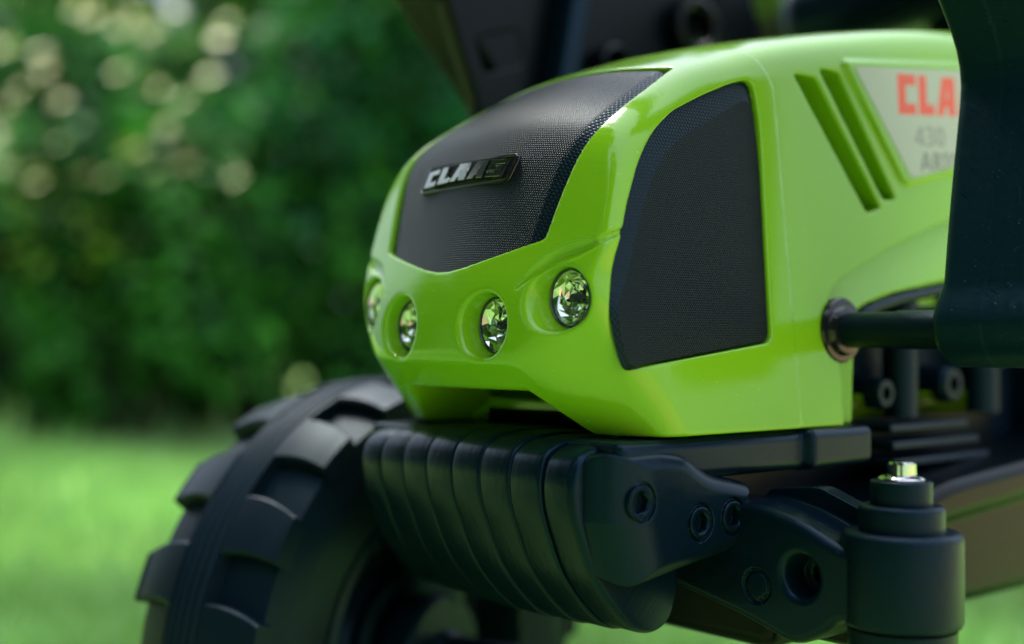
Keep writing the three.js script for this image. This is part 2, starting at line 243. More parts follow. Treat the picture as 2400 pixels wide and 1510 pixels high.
function hood(x, h, z) {
  if (!browReady) { browReady = true; const w = BROW.map((b) => b[3]); BROW.forEach((b) => { b[3] = -1; }); for (const b of BROW) { let q = 0.04; while (q > -0.03 && hood(Math.min(b[0], 0.0835), b[1], q) > 0) q -= 0.0002; b[2] = b[0] > 0.0835 ? q - (b[1] - 0.3875) * 2.4 : q; } BROW.forEach((b, i) => { b[3] = w[i]; b[2] += w[i] * 0.25; }); }
  const ax = Math.abs(x), zc = z + bow(ax), hc = h - crown(ax);
  const fp = look(TF, zc, hc);
  let X = halfWidth(h);
  const far = Math.max(fp, ax - X);
  const nose = z > -0.04;
  if (far > 0.03 || (far < -0.03 && !nose)) return far < 0 ? Math.max(far, 0.3055 - h, -0.35 - z) : far;
  X -= 0.0028 * smooth(0.392, 0.372, h) * smooth(-0.03, -0.006, z);
  const dz = z - seamZ(h);
  X -= 0.0007 * smooth(0.0008, -0.0008, dz);
  const fpS = fp + 0.0005 * smooth(0.0008, -0.0008, dz);
  if (z < -0.13) {
    const dc = -sdPoly(CREASE, z, h); X -= 0.0095 * smooth(-0.0004, 0.0018, dc) * (1 - 0.7 * smooth(0.004, 0.035, dc));
    X += 0.0028 * smooth(0.0026, -0.0006, sdPoly(STICKER, z, h));
  }
  const fs = ax - X;
  let f = smax(fpS, fs, 0.0045 + 0.0105 * smooth(0.405, 0.46, h) + 0.005 * smooth(0.384, 0.368, h));
  f = smax(f, 0.677 * (zc - 0.0264) - 0.735 * (h - 0.338), 0.0035);
  f = smax(f, chinSide(ax, h, z), 0.006);
  f = smax(f, 0.3055 - h, 0.0015);
  f = Math.max(f, -0.35 - z);
  if (f < -0.02 && !nose) return f;
  // headlight wells
  if (z > -0.01 && h < 0.39) for (const [cx, cy, zl] of LAMPS) {
    const rad = Math.hypot(ax - cx, h - cy), w = Math.max((rad - 0.01215 - 0.26 * (z - zl)) * 0.967, zl - z);
    f = smax(f, -w, 0.0024);
    f = Math.max(f, -Math.max(rad - 0.0117, zl - 0.0085 - z));
  }
  // front and side grille openings
  const s = look(TS, zc, hc);
  if (h > 0.365 && s > S_V - 0.02 && s < S_TOP + 0.02) f = smax(f, -Math.max(sdPoly(FRONT_GRILLE, ax, s), -0.0034 - fp), 0.0016);
  if (ax > 0.05 && z < 0.01 && z > -0.13) f = smax(f, -smax(sdPoly(SIDE_GRILLE, z, h), -0.0036 - (ax - halfWidth(h)), 0.0004), 0.0016);
  if (z < -0.115) {
    for (const P of SLOTS) f = smax(f, -smax(sdPoly(P, z, h), -0.017 - fs, 0.001), 0.0014);
    f = smax(f, -sdPoly(BAY, z, h), 0.002);
    if (h < 0.46) f = Math.max(f, -Math.max(ax - 0.058, sdPoly(BAY, z, h)));
  }
  if (z > -0.02 && ax > 0.03) f = smax(f, -browField(ax, h, z), 0.0014);
  // opening under the chin
  f = smax(f, -Math.max((ax - 0.0435 - (0.3245 - h) * 0.85) * 0.76, h - 0.3245, -0.055 - z), 0.0022);
  return f;
}
const hoodMesh = part('hood', fieldMesh(hood, [-0.096, 0.300, -0.345], [0.0965, 0.535, 0.030], 0.0011), green, tractor);

// ---- front grille insert: a bowed sheet with a raised centre and a bevelled border
function surfaceAt(x, s, off) { const [z, h, nz, nh] = atS(s); return V3(x, h + nh * off + crown(x), z + nz * off - bow(x)); }
{
  const NU = 72, NV = 72, P = [], UV = [], G = [[], []], top = S_TOP + 0.001, idx = (i, j) => j * (NU + 1) + i;
  const pts = [];
  for (let j = 0; j <= NV; j++) for (let i = 0; i <= NU; i++) {
    const u = i / NU * 2 - 1, au = Math.abs(u), bottom = lerp(S_V, S_CORNER, au < 0.5 ? 0.4 * (au / 0.5) ** 1.3 : 0.4 + 0.6 * (au - 0.5) / 0.5) - 0.001, s = lerp(bottom, top, j / NV), w = grilleX(Math.max(s, S_CORNER)) + 0.001, x = u * w;
    const edge = Math.min(w - Math.abs(x), top - s + 0.004), off = -0.0030 + 0.0019 * smooth(0.0035, 0.0085, edge) + 0.0006 * (1 - u * u);
    pts.push([x, s, edge]); const p = surfaceAt(x, s, off); P.push(p.x, p.y, p.z); UV.push(x, s);
  }
  for (let j = 0; j < NV; j++) for (let i = 0; i < NU; i++) { const a = idx(i, j), b = a + 1, c = a + NU + 1, d = c + 1; G[pts[a][2] + pts[d][2] < 0.0165 ? 1 : 0].push(a, b, c, b, d, c); }
  const all = new THREE.BufferGeometry(); all.setAttribute('position', new THREE.Float32BufferAttribute(P, 3)); all.setAttribute('uv', new THREE.Float32BufferAttribute(UV, 2)); all.setIndex([...G[0], ...G[1]]); all.computeVertexNormals();
  const cut = (k) => { const g = all.clone(); g.setIndex(G[k]); return g; };
  const grille = part('front_grille', cut(0), meshMat, tractor);
  part('grille_border', cut(1), meshEdge, grille);
}
// ---- side grilles
const sideFace = (P, out) => P.map(([z, h]) => [halfWidth(h) + out, h, z]);
function ringGeo(A, B, oa, ob) {            // band between two outlines on the hood's flank
  const a = sideFace(A, oa), b = sideFace(B, ob), P = [], UV = [], I = [], n = a.length;
  for (let i = 0; i < n; i++) { P.push(...a[i], ...b[i]); UV.push(A[i][0], A[i][1], B[i][0], B[i][1]); }
  for (let i = 0; i < n; i++) { const j = (i + 1) % n; I.push(2 * i, 2 * i + 1, 2 * j, 2 * i + 1, 2 * j + 1, 2 * j); }
  const g = new THREE.BufferGeometry(); g.setAttribute('position', new THREE.Float32BufferAttribute(P, 3)); g.setAttribute('uv', new THREE.Float32BufferAttribute(UV, 2)); g.setIndex(I); const q = g.toNonIndexed(); q.computeVertexNormals(); return q;
}
function fillGeo(P, out) { const g = new THREE.ShapeGeometry(new THREE.Shape(P.map((p) => new THREE.Vector2(...p)))), p = g.attributes.position, uv = g.attributes.uv; for (let i = 0; i < p.count; i++) { const z = p.getX(i), h = p.getY(i); uv.setXY(i, z, h); p.setXYZ(i, halfWidth(h) + out, h, z); } g.computeVertexNormals(); return g; }
const grow = (P, k) => { const cx = -0.058, cy = 0.40; return P.map(([z, h]) => [cx + (z - cx) * k, cy + (h - cy) * k]); };
for (const side of [1, -1]) {
  const g1 = fillGeo(SIDE_INNER, -0.0012), g2 = ringGeo(grow(SIDE_GRILLE, 1.012), SIDE_INNER, -0.0033, -0.0012);
  if (side < 0) for (const g of [g1, g2]) g.scale(-1, 1, 1);
  const m = part('side_grille', g1, meshMat, tractor); part('grille_border', g2, meshEdge, m);
}
// ---- headlights
const rimMat = std({ color: new THREE.Color(0.02, 0.035, 0.04), roughness: 0.15 });
const mirror = std({ color: new THREE.Color(0.70, 0.73, 0.72), metalness: 1, roughness: 0.06, side: THREE.DoubleSide });
const clear = std({ color: 0xffffff, transmission: 1, thickness: 0, roughness: 0.02, ior: 1.45 });
function bowl(R, depth) {           // a reflector of flat mirror facets, each a little askew
  const NA = 19, NR = 7, P = [], at = [];
  for (let j = 0; j <= NR; j++) { at.push([]); for (let i = 0; i < NA; i++) { const r = R * (0.10 + 0.90 * j / NR), k = j > 0 && j < NR ? 1 : 0, a = (i + (j % 2) * 0.5 + k * (rnd() - 0.5) * 0.5) / NA * 2 * Math.PI, rr = r + k * (rnd() - 0.5) * R * 0.1, z = -depth * (1 - (rr / R) ** 2) + k * (rnd() - 0.5) * 0.0016; at[j].push([rr * Math.cos(a), rr * Math.sin(a), z]); } }
  for (let j = 0; j < NR; j++) for (let i = 0; i < NA; i++) { const A = at[j][i], B = at[j][(i + 1) % NA], C = at[j + 1][i], D = at[j + 1][(i + 1) % NA]; P.push(...A, ...C, ...B, ...B, ...C, ...D); }
  for (let i = 0; i < NA; i++) P.push(...at[0][i], ...at[0][(i + 1) % NA], 0, 0, -depth);
  const g = new THREE.BufferGeometry(); g.setAttribute('position', new THREE.Float32BufferAttribute(P, 3)); g.computeVertexNormals(); return g;
}
for (const side of [-1, 1]) LAMPS.forEach(([cx, cy, zl]) => {
  const R = 0.0121, lamp = new THREE.Group(); lamp.name = 'headlight'; tractor.add(lamp); lamp.position.set(side * cx, cy, zl + 0.0006);
  part('reflector', bowl(R * 0.94, 0.0065), mirror, lamp);
  part('bulb', alongZ(lathe([[1e-4, 0.0], [0.0016, -0.0004], [0.0021, -0.0016], [0.0021, -0.0040], [0.0026, -0.0044], [0.0026, -0.0064]], 24)), rimMat, lamp);
  part('lens', alongZ(lathe([...Array(9)].map((_, k) => { const t = k / 8; return [R * (1 - t) * 0.95 + 1e-5, 0.0004 + 0.0026 * (1 - (1 - t) ** 2)]; }), 48)), clear, lamp);
  part('lamp_rim', alongZ(lathe([[R * 0.93, -0.0004], [R * 0.94, 0.0007], [R * 0.97, 0.0012], [R * 1.02, 0.0008], [R * 1.02, -0.0005]], 48)), rimMat, lamp);
});
// ---- badge with raised letters
const LETTERS = { C: [[[0, 0], [0.74, 0], [0.74, 0.27], [0.33, 0.27], [0.33, 0.73], [0.74, 0.73], [0.74, 1], [0, 1]]], L: [[[0, 0], [0.66, 0], [0.66, 0.27], [0.34, 0.27], [0.34, 1], [0, 1]]], A: [[[0, 0], [0.3, 0], [0.36, 0.22], [0.5, 0.22], [0.5, 0], [0.82, 0], [0.82, 1], [0.26, 1]], [[0.42, 0.44], [0.5, 0.44], [0.5, 0.76]]], S: [[[0, 0], [0.74, 0], [0.74, 0.62], [0.33, 0.62], [0.33, 0.75], [0.78, 0.75], [0.78, 1], [0, 1], [0, 0.38], [0.41, 0.38], [0.41, 0.25], [0, 0.25]]] };
const ADV = { C: 0.86, L: 0.76, A: 0.94, S: 0.86 };
{
  const h0 = 0.4182, s0 = sOfH(h0), [z, h, nz, nh] = atS(s0), badge = new THREE.Group();
  const slant = (P, w, t, k) => P.map(([x, y]) => [x * w + y * k * t, y * t]);
  const plate = new THREE.Shape(roundCorners([[-0.0352, -0.0063], [0.0300, -0.0063], [0.0335, 0.0063], [-0.0318, 0.0063]], 0.0028, 4).map((p) => new THREE.Vector2(...p)));
  const pg = new THREE.ExtrudeGeometry(plate, { depth: 0.0011, bevelThickness: 0.0005, bevelSize: 0.0005, bevelSegments: 2, curveSegments: 6 });
  const bend = (g) => { const p = g.attributes.position; for (let i = 0; i < p.count; i++) { const x = p.getX(i), y = p.getY(i), n = p.getZ(i), q = surfaceAt(x, s0 + y, n - 0.0012); p.setXYZ(i, q.x, q.y, q.z); } g.computeVertexNormals(); return g; };
  const sub = (g) => toCreasedNormals(bend(g), 0.5);
  const b = part('badge', sub(pg), gloss, tractor, 'black badge plate with raised mirror letters');
  const wall = []; // thin raised rim of the plate
  const rim = plate.clone(); rim.holes.push(new THREE.Path(roundCorners([[-0.0342, -0.0055], [0.0294, -0.0055], [0.0325, 0.0055], [-0.0312, 0.0055]], 0.0024, 4).map((p) => new THREE.Vector2(...p))));
  part('badge_rim', sub(new THREE.ExtrudeGeometry(rim, { depth: 0.0024, bevelThickness: 0.0002, bevelSize: 0.0002, bevelSegments: 1 })), gloss, b);
  let x = -0.0322; const T = 0.0078, W = 0.0132;
  for (const c of 'CLAAS') {
    const [o, hole] = LETTERS[c], sh = new THREE.Shape(slant(o, W * 0.98, T, 0.24).map(([a, q]) => new THREE.Vector2(a + x, q - T / 2)));
    if (hole) sh.holes.push(new THREE.Path(slant(hole, W * 0.98, T, 0.24).map(([a, q]) => new THREE.Vector2(a + x, q - T / 2))));
    part('letter', sub(new THREE.ExtrudeGeometry(sh, { depth: 0.0021, bevelThickness: 0.0004, bevelSize: 0.00025, bevelSegments: 2 })), letterMat, b); x += ADV[c] * W * 1.03;
  }
}
// ---- sticker on the flank
{
  const Wc = 1024, Hc = 640, c = document.createElement('canvas'); c.width = Wc; c.height = Hc; const g = c.getContext('2d');
  g.fillStyle = '#9ea992'; g.fillRect(0, 0, Wc, Hc);
  const Z0 = -0.160, Z1 = -0.335, H0 = 0.42, H1 = 0.52, px = (z) => (z - Z0) / (Z1 - Z0) * Wc, py = (h) => (1 - (h - H0) / (H1 - H0)) * Hc;
  const mx = Wc / (Z0 - Z1), my = Hc / (H1 - H0);
  const slope = 0.09;
  let z = -0.2085; g.fillStyle = '#d24a08';
  for (const ch of 'CLAAS') {
    g.beginPath();
    for (const P of LETTERS[ch]) P.forEach(([a, b], i) => { const zz = z - a * 0.0225 - b * 0.001, hh = 0.4632 + slope * (-0.2085 - zz) + b * 0.0212; i ? g.lineTo(px(zz), py(hh)) : g.moveTo(px(zz), py(hh)); });
    g.fill('evenodd'); z -= ADV[ch] * 0.0225;
  }
  g.fillStyle = '#7f8573';
  const write = (t, z, h, size) => { g.save(); g.translate(px(z), py(h)); g.rotate(-slope); g.transform(1, 0, -0.12, 1, 0, 0); g.scale(1.15, 1); g.font = `bold ${size * my}px sans-serif`; g.fillText(t, 0, 0); g.restore(); };
  write('430', -0.2215, 0.4478, 0.0145); g.fillStyle = '#6a6f5b'; write('ARION', -0.2255, 0.4350, 0.0135);
  for (let i = 0; i < 300; i++) { g.globalAlpha = 0.12; g.fillStyle = '#707060'; g.fillRect(rnd() * Wc, rnd() * Hc, 1.5, 1.5); }
  const t = new THREE.CanvasTexture(c); t.colorSpace = THREE.SRGBColorSpace;
  const P = roundCorners([[-0.1718, 0.4832], [-0.2707, 0.4945], [-0.3285, 0.5008], [-0.3125, 0.4515], [-0.2574, 0.4398], [-0.2165, 0.4305]], 0.003, 3);
  for (const side of [1, -1]) {
    const geo = fillGeo(P, 0.0028 - 0.0007 + 0.0003), uv = geo.attributes.uv;
    for (let i = 0; i < uv.count; i++) uv.setXY(i, (uv.getX(i) - Z0) / (Z1 - Z0), (uv.getY(i) - H0) / (H1 - H0));
    if (side < 0) { geo.scale(-1, 1, 1); }
    part('sticker', geo, std({ map: t, roughness: 0.25 }), tractor, 'pale sticker with red and grey lettering on the flank');
  }
}
// ---- ballast weight: eight ribbed plates under the chin
const weight = new THREE.Group(); weight.name = 'ballast_weight'; tractor.add(weight);
{
  const base = curve2([[-0.03, 0.307], [-0.008, 0.3066], [0.006, 0.3045], [0.0135, 0.2995], [0.0165, 0.291], [0.0165, 0.282], [0.015, 0.274], [0.0118, 0.265], [0.003, 0.2457], [-0.011, 0.229], [-0.024, 0.2195], [-0.036, 0.2175], [-0.046, 0.2225], [-0.051, 0.236], [-0.052, 0.26], [-0.05, 0.29], [-0.044, 0.304], [-0.03, 0.307]], 90).slice(0, -1);
  for (let i = 0; i < 8; i++) {
    const x0 = -0.078 + i * 0.0195, end = i === 0 || i === 7, k = [0.93, 0.958, 0.978, 0.992][i < 4 ? i : 7 - i], B = end ? 0.0040 : 0.0018;
    const P = base.map(([z, h]) => new THREE.Vector2(-0.018 + (z + 0.018) * k, 0.262 + (h - 0.262) * k));
    const g = new THREE.ExtrudeGeometry(new THREE.Shape(P), { depth: 0.0195 - 2 * B + 0.0004, bevelThickness: B, bevelSize: B * 0.62, bevelOffset: -B * 0.62, bevelSegments: 4 });
    const q = g.attributes.position, uv = g.attributes.uv;
    for (let m = 0; m < q.count; m++) { const z = q.getX(m), h = q.getY(m), x = q.getZ(m) + x0 + B - 0.0002; q.setXYZ(m, -x, h, z); }
    g.scale(-1, 1, 1); { const ix = g.index; if (!ix) { const a = q.array; for (let t = 0; t < a.length; t += 9) for (let e = 0; e < 3; e++) { const w = a[t + 3 + e]; a[t + 3 + e] = a[t + 6 + e]; a[t + 6 + e] = w; } } }
    for (let m = 0; m < q.count; m++) uv.setXY(m, q.getY(m) * 1.0 + q.getZ(m), q.getX(m));
    g.deleteAttribute('normal'); part('weight_plate', toCreasedNormals(g, 0.75), brushed, weight);
  }
}
// ---- bracket beside the weight, with three socket bolts
for (const side of [1, -1]) {
  const P = roundCorners([[0.0085, 0.3000, 0.018], [-0.026, 0.3010, 0.006], [-0.038, 0.2990, 0.010], [-0.052, 0.2895, 0.014], [-0.0815, 0.2830, 0.004], [-0.0815, 0.2555, 0.004], [-0.034, 0.2490], [-0.006, 0.2445, 0.008], [0.0030, 0.2500, 0.010], [0.0090, 0.268, 0.020], [0.0100, 0.285, 0.012]], 0.004, 4);
  const flat = slab(P, 0.0, 0.0352, 0.0085), core = (x, y, z) => Math.max(flat(x, y, z), smax((z - 0.0095) * 0.95 - Math.max(0, 0.272 - y) * -0.30, x - 0.0352, 0.026)), spots = [[-0.0078, 0.2800, 0.0076], [-0.0440, 0.2689, 0.0068], [-0.0651, 0.2697, 0.0068]];
  const f = (x, y, z) => {
    let v = core(x, y, z);
    if (x > 0.02) for (const [cz, cy, R] of spots) {          // a ring-shaped groove and a hexagonal socket in each moulded bolt head
      const r = Math.hypot(z - cz, y - cy); if (r > 0.014) continue;
      v = smax(v, -Math.max(Math.abs(r - R - 0.0006) - 0.0007, 0.0340 - x), 0.0006);
      v = smin(v, Math.max(r - R + 0.0004, Math.abs(x - 0.0348) - 0.0008, 0.0050 - r), 0.0008);
      let hx = 0; for (let a = 0; a < 3; a++) { const t = a * Math.PI / 3 + 0.3; hx = Math.max(hx, Math.abs((z - cz) * Math.cos(t) + (y - cy) * Math.sin(t))); }
      v = smax(v, -Math.max(hx - 0.0040, 0.0312 - x), 0.0005);
    }
    return v;
  };
  const g = fieldMesh(f, [-0.003, 0.236, -0.088], [0.0385, 0.306, 0.02], 0.0008);
  if (side < 0) { g.scale(-1, 1, 1); const ix = g.index.array; for (let i = 0; i < ix.length; i += 3) { const w = ix[i]; ix[i] = ix[i + 1]; ix[i + 1] = w; } }
  part('weight_bracket', g, brushed, tractor).position.set(side > 0 ? 0.0600 : -0.0365, 0, side > 0 ? 0 : -0.014);
}
// ---- chassis rails and frame under the hood
for (const side of [1, -1]) {
  const a = slab(roundCorners([[0.0, 0.3045], [-0.126, 0.3045], [-0.126, 0.2862], [0.0, 0.2862]], 0.003), 0.05, 0.0915, 0.005), b = slab(roundCorners([[-0.119, 0.3052], [-0.1685, 0.3052], [-0.1685, 0.2868], [-0.119, 0.2862]], 0.004), 0.05, 0.0965, 0.0045);
  const g = fieldMesh((x, y, z) => smin(a(x, y, z), b(x, y, z), 0.003), [0.046, 0.282, -0.174], [0.101, 0.309, 0.006], 0.0013);
  if (side < 0) { g.scale(-1, 1, 1); const ix = g.index.array; for (let i = 0; i < ix.length; i += 3) { const w = ix[i]; ix[i] = ix[i + 1]; ix[i + 1] = w; } }
  part('chassis_rail', g, black, tractor);
}
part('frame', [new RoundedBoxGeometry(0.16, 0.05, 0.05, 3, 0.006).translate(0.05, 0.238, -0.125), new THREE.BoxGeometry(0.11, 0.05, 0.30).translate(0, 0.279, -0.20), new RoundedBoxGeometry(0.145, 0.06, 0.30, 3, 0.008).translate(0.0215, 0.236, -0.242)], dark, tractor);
// ---- front axle with its hollow end plates
{
  const X0 = 0.085, front = -0.069;
  const arm = (s) => {
    const beam = (x, y, z) => {            // the plate that faces forward, drawn along z, in (x, y)
      const P = ARM, a = sdPoly(P, x, y) + 0.004, b = Math.abs(z - (front - 0.019)) - 0.019 + 0.004;
      let v = Math.min(Math.max(a, b), 0) + Math.hypot(Math.max(a, 0), Math.max(b, 0)) - 0.004;
      const r = Math.hypot(x - 0.1275, y - 0.2475), rr = r * (1 - 0.0);
      v = smax(v, -Math.max(r - 0.0093 - 0.22 * (z - front), front - 0.012 - z), 0.003);
      v = smax(v, -Math.max(Math.hypot(x - 0.1295, y - 0.2475) - 0.0042, front - 0.03 - z), 0.0008);
      const r2 = Math.hypot(x - 0.1045, y - 0.2405);
      v = smax(v, -Math.max(Math.abs(r2 - 0.0066) - 0.0006, front - 0.001 - z), 0.0006);
      // rib along the top, set back
      const c = Math.abs(z - (front - 0.030)) - 0.005, d = sdPoly(ARM2, x, y);
      return smin(v, Math.max(c, d), 0.002);
    };
    const g = fieldMesh(beam, [0.045, 0.205, front - 0.045], [0.170, 0.292, front + 0.006], 0.0011);
    if (s < 0) { g.scale(-1, 1, 1); const ix = g.index.array; for (let i = 0; i < ix.length; i += 3) { const w = ix[i]; ix[i] = ix[i + 1]; ix[i + 1] = w; } }
    return g;
  };
  const ARM = roundCorners([[0.05, 0.272], [0.100, 0.2765, 0.01], [0.125, 0.2715, 0.02], [0.1475, 0.2615, 0.006], [0.163, 0.260], [0.163, 0.2315], [0.146, 0.2315, 0.004], [0.138, 0.2245, 0.006], [0.124, 0.2175, 0.01], [0.098, 0.2255, 0.02], [0.05, 0.235]], 0.004, 4);
  const ARM2 = roundCorners([[0.09, 0.26], [0.09, 0.279], [0.118, 0.2825], [0.152, 0.2705], [0.152, 0.25]], 0.004, 4);
  for (const s of [1, -1]) part('axle_arm', arm(s), black, tractor);
  part('axle_beam', new RoundedBoxGeometry(0.13, 0.036, 0.034, 4, 0.005).translate(0, 0.252, -0.09), black, tractor);
}
// ---- steering knuckles
for (const s of [1, -1]) {
  const k = new THREE.Group(); k.name = 'steering_knuckle'; k.position.set(s * 0.1622, 0, -0.0905); tractor.add(k);
  const fill = (R, y0, y1, r, n = 5) => [[1e-4, y0], [R - r, y0], ...[...Array(n)].map((_, i) => { const a = i / (n - 1) * Math.PI / 2; return [R - r + r * Math.sin(a), y0 + r - r * Math.cos(a)]; }), ...[...Array(n)].map((_, i) => { const a = i / (n - 1) * Math.PI / 2; return [R - r + r * Math.cos(a), y1 - r + r * Math.sin(a)]; }), [1e-4, y1]];
  part('housing', lathe(fill(0.0243, 0.2303, 0.2690, 0.0032), 72), black, k);
  part('collar', lathe([...fill(0.0172, 0.262, 0.2795, 0.0022)], 64), black, k);
  part('spacer', lathe(fill(0.0124, 0.2785, 0.2893, 0.0010), 64), black, k);
  part('lower_housing', lathe([[0.0212, 0.19], [0.0218, 0.2295], [1e-4, 0.2296]], 64), black, k);
  part('stub_axle', alongX(lathe([[0.012, 0], [0.012, 0.04], [1e-4, 0.041]], 32)).scale(s, 1, 1).translate(s * 0.012, 0.162, 0), black, k);
  part('king_pin', lathe([[0.019, 0.14], [0.019, 0.192], [1e-4, 0.193]], 40), black, k);
  // moulding seam
  const bolt = part('bolt', new THREE.CylinderGeometry(0.0058, 0.0060, 0.0046, 6).translate(0, 0.2938, 0), chrome, k);
  part('washer', lathe([[1e-4, 0.2893], [0.0093, 0.2893], [0.0094, 0.2899], [0.0090, 0.2905], [0.0068, 0.2915], [1e-4, 0.2916]], 48), chrome, bolt);
  part('bolt_head', lathe([[0.0052, 0.2958], [0.0049, 0.2968], [0.0040, 0.2972], [1e-4, 0.2970]], 32), chrome, bolt);
}
// ---- far front wheel (the near one stands outside the picture)
const wheel = new THREE.Group(); wheel.name = 'front_wheel'; tractor.add(wheel);
{
  const R0 = 0.1525, HW = 0.043, tread = (a) => R0 - 0.005 * Math.pow(Math.abs(a) / HW, 2.2);      // radius over the axial place
  const sec = [];
  for (let i = 0; i <= 24; i++) { const a = -HW + i / 24 * 2 * HW; sec.push([tread(a), a]); }
  const side = (sg) => [[0.1340, 0.0465], [0.122, 0.0465], [0.112, 0.0450], [0.104, 0.0430], [0.098, 0.0420], [0.0955, 0.040], [0.0955, 0.030]].map(([r, a]) => [r, a * sg]);
  part('tyre', alongX(lathe([...side(-1).reverse(), ...sec, ...side(1)], 120)), tyreMat, wheel);
  const rib = []; for (let i = 0; i <= 40; i++) { const a = -0.0135 + i / 40 * 0.027; rib.push([0.1622 - 0.0015 * Math.abs(Math.sin(i / 40 * Math.PI * 5)) - (i === 0 || i === 40 ? 0.012 : 0) - 0.0012 * (a / 0.0135) ** 2, a]); }
  part('tread_rib', alongX(lathe(rib, 120)), tyreMat, wheel);
  // one lug: a curved block from the rib to the shoulder
  const lug = (sg) => {
    const NA = 10, NT = 7, TT = [0, 0.05, 0.16, 0.38, 0.62, 0.84, 0.95, 1], P = [], I = [], step = 2 * Math.PI / 17;
    const at = (a, tt, top) => { const t = TT[Math.round(tt * NT)]; // a 0..1 along the axle, t 0..1 round the tyre
      const ax = lerp(0.0125, HW + 0.003, a), sweep = step * (0.16 * a * a - 0.10 * a), th = step * (t - 0.5) * lerp(0.58, 0.47, a) + sweep, r = (top ? 0.0088 * (1 - 0.15 * a * a) - (t === 0 || t === 1 ? 0.0012 : 0) : -0.004) + tread(Math.min(ax, HW));
      return [ax * sg, r * Math.cos(th), r * Math.sin(th)];
    };
    const grid = (fn, n, m, flip) => { const o = P.length / 3; for (let j = 0; j <= m; j++) for (let i = 0; i <= n; i++) P.push(...fn(i / n, j / m)); for (let j = 0; j < m; j++) for (let i = 0; i < n; i++) { const a = o + j * (n + 1) + i, b = a + 1, c = a + n + 1, d = c + 1; flip ? I.push(a, c, b, b, c, d) : I.push(a, b, c, b, d, c); } };
    const fl = sg > 0;
    grid((a, t) => at(a, t, true), NA, NT, fl); grid((a, u) => { const p = at(a, 0, false), q = at(a, 0, true); return p.map((v, k) => lerp(v, q[k], u)); }, NA, 1, fl);
    grid((a, u) => { const p = at(a, 1, true), q = at(a, 1, false); return p.map((v, k) => lerp(v, q[k], u)); }, NA, 1, fl);
    grid((t, u) => { const p = at(1, t, true), q = at(1, t, false); return p.map((v, k) => lerp(v, q[k], u)); }, NT, 1, !fl);
    const g = new THREE.BufferGeometry(); g.setAttribute('position', new THREE.Float32BufferAttribute(P, 3)); g.setAttribute('uv', new THREE.Float32BufferAttribute(new Float32Array(P.length / 3 * 2).map((_, i) => P[(i >> 1) * 3 + 1 + (i & 1)]), 2)); g.setIndex(I); return toCreasedNormals(mergeVertices(g), 0.5);
  };
  const L = [lug(-1), lug(1)];
  for (let i = 0; i < 17; i++) for (const k of [0, 1]) { const m = part('lug', L[k], tyreMat, wheel); m.rotation.x = -(i + k * 0.5) / 17 * 2 * Math.PI + 0.05; }
  part('rim', alongX(lathe([[0.0958, -0.042], [0.0958, 0.042], [0.090, 0.043], [0.088, 0.036], [0.084, 0.012], [0.050, 0.006], [0.044, 0.012], [0.044, 0.020], [0.036, 0.022], [0.034, 0.014], [0.026, 0.014], [0.026, 0.034], [0.022, 0.037], [1e-4, 0.037]], 96)), black, wheel);
  part('hub', alongX(lathe([[0.036, 0.030], [0.036, 0.046], [0.033, 0.049], [0.016, 0.050], [0.015, 0.054], [0.013, 0.056], [0.013, 0.110], [1e-4, 0.111]], 56)), black, wheel);
  for (let i = 0; i < 8; i++) part('wheel_bolt', alongX(lathe([[0.004, 0.008], [0.004, 0.013], [0.003, 0.0142], [1e-4, 0.0145]], 20)).translate(0, 0.066 * Math.cos(i * Math.PI / 4 + 0.3), 0.066 * Math.sin(i * Math.PI / 4 + 0.3)), tyreMat, wheel);
  wheel.position.set(-0.1865, 0.162, -0.0714); wheel.rotation.y = 16 * Math.PI / 180;
}
// ---- loader mount: a rod through the hood and a leg on each side
for (const s of [1, -1]) {
  const rod = part('mount_rod', alongX(lathe([[1e-4, 0.0], [0.0085, 0.0], [0.0085, 0.038], [0.0090, 0.0385], [0.0090, 0.072], [1e-4, 0.072]], 48)), black, tractor);
  rod.position.set(s * 0.0835, 0.3512, -0.151); if (s < 0) rod.rotation.y = Math.PI;
  part('flange', alongX(lathe([[0.0085, 0.003], [0.0153, 0.003], [0.0158, 0.0036], [0.0158, 0.0068], [0.0150, 0.0078], [0.0125, 0.0080], [0.0120, 0.0095], [0.0110, 0.0108], [0.0085, 0.0112]], 56)), gloss, rod);
  const P = roundCorners([[-0.1408, 0.352], [-0.1482, 0.4032, 0.02], [-0.1605, 0.4700, 0.016], [-0.1396, 0.4985, 0.02], [-0.083, 0.558], [-0.035, 0.61], [-0.075, 0.645], [-0.125, 0.59], [-0.178, 0.535], [-0.203, 0.50, 0.02], [-0.198, 0.46, 0.02], [-0.186, 0.40, 0.02], [-0.1745, 0.352]], 0.005, 4);
  const leg = slab(P, 0.147, 0.195, 0.006), boss = cylX(0.3525, -0.1577, 0.0182, 0.1445, 0.198, 0.005);
  const g = fieldMesh((x, y, z) => { let v = smin(leg(x, y, z), boss(x, y, z), 0.006); v -= 0.0005 * Math.max(0, 1 - Math.abs(x - 0.1695) / 0.0009); return v; }, [0.14, 0.328, -0.21], [0.203, 0.652, -0.028], 0.0016);
  if (s < 0) { g.scale(-1, 1, 1); const ix = g.index.array; for (let i = 0; i < ix.length; i += 3) { const w = ix[i]; ix[i] = ix[i + 1]; ix[i + 1] = w; } }
  part('loader_leg', g, s > 0 ? scuffed : dark, tractor);  // far leg takes the plastic darkened as shade
}
part('loader_crossbar', alongX(lathe([[0.014, -0.15], [0.014, 0.15]], 32)).translate(0, 0.612, -0.075), black, tractor);
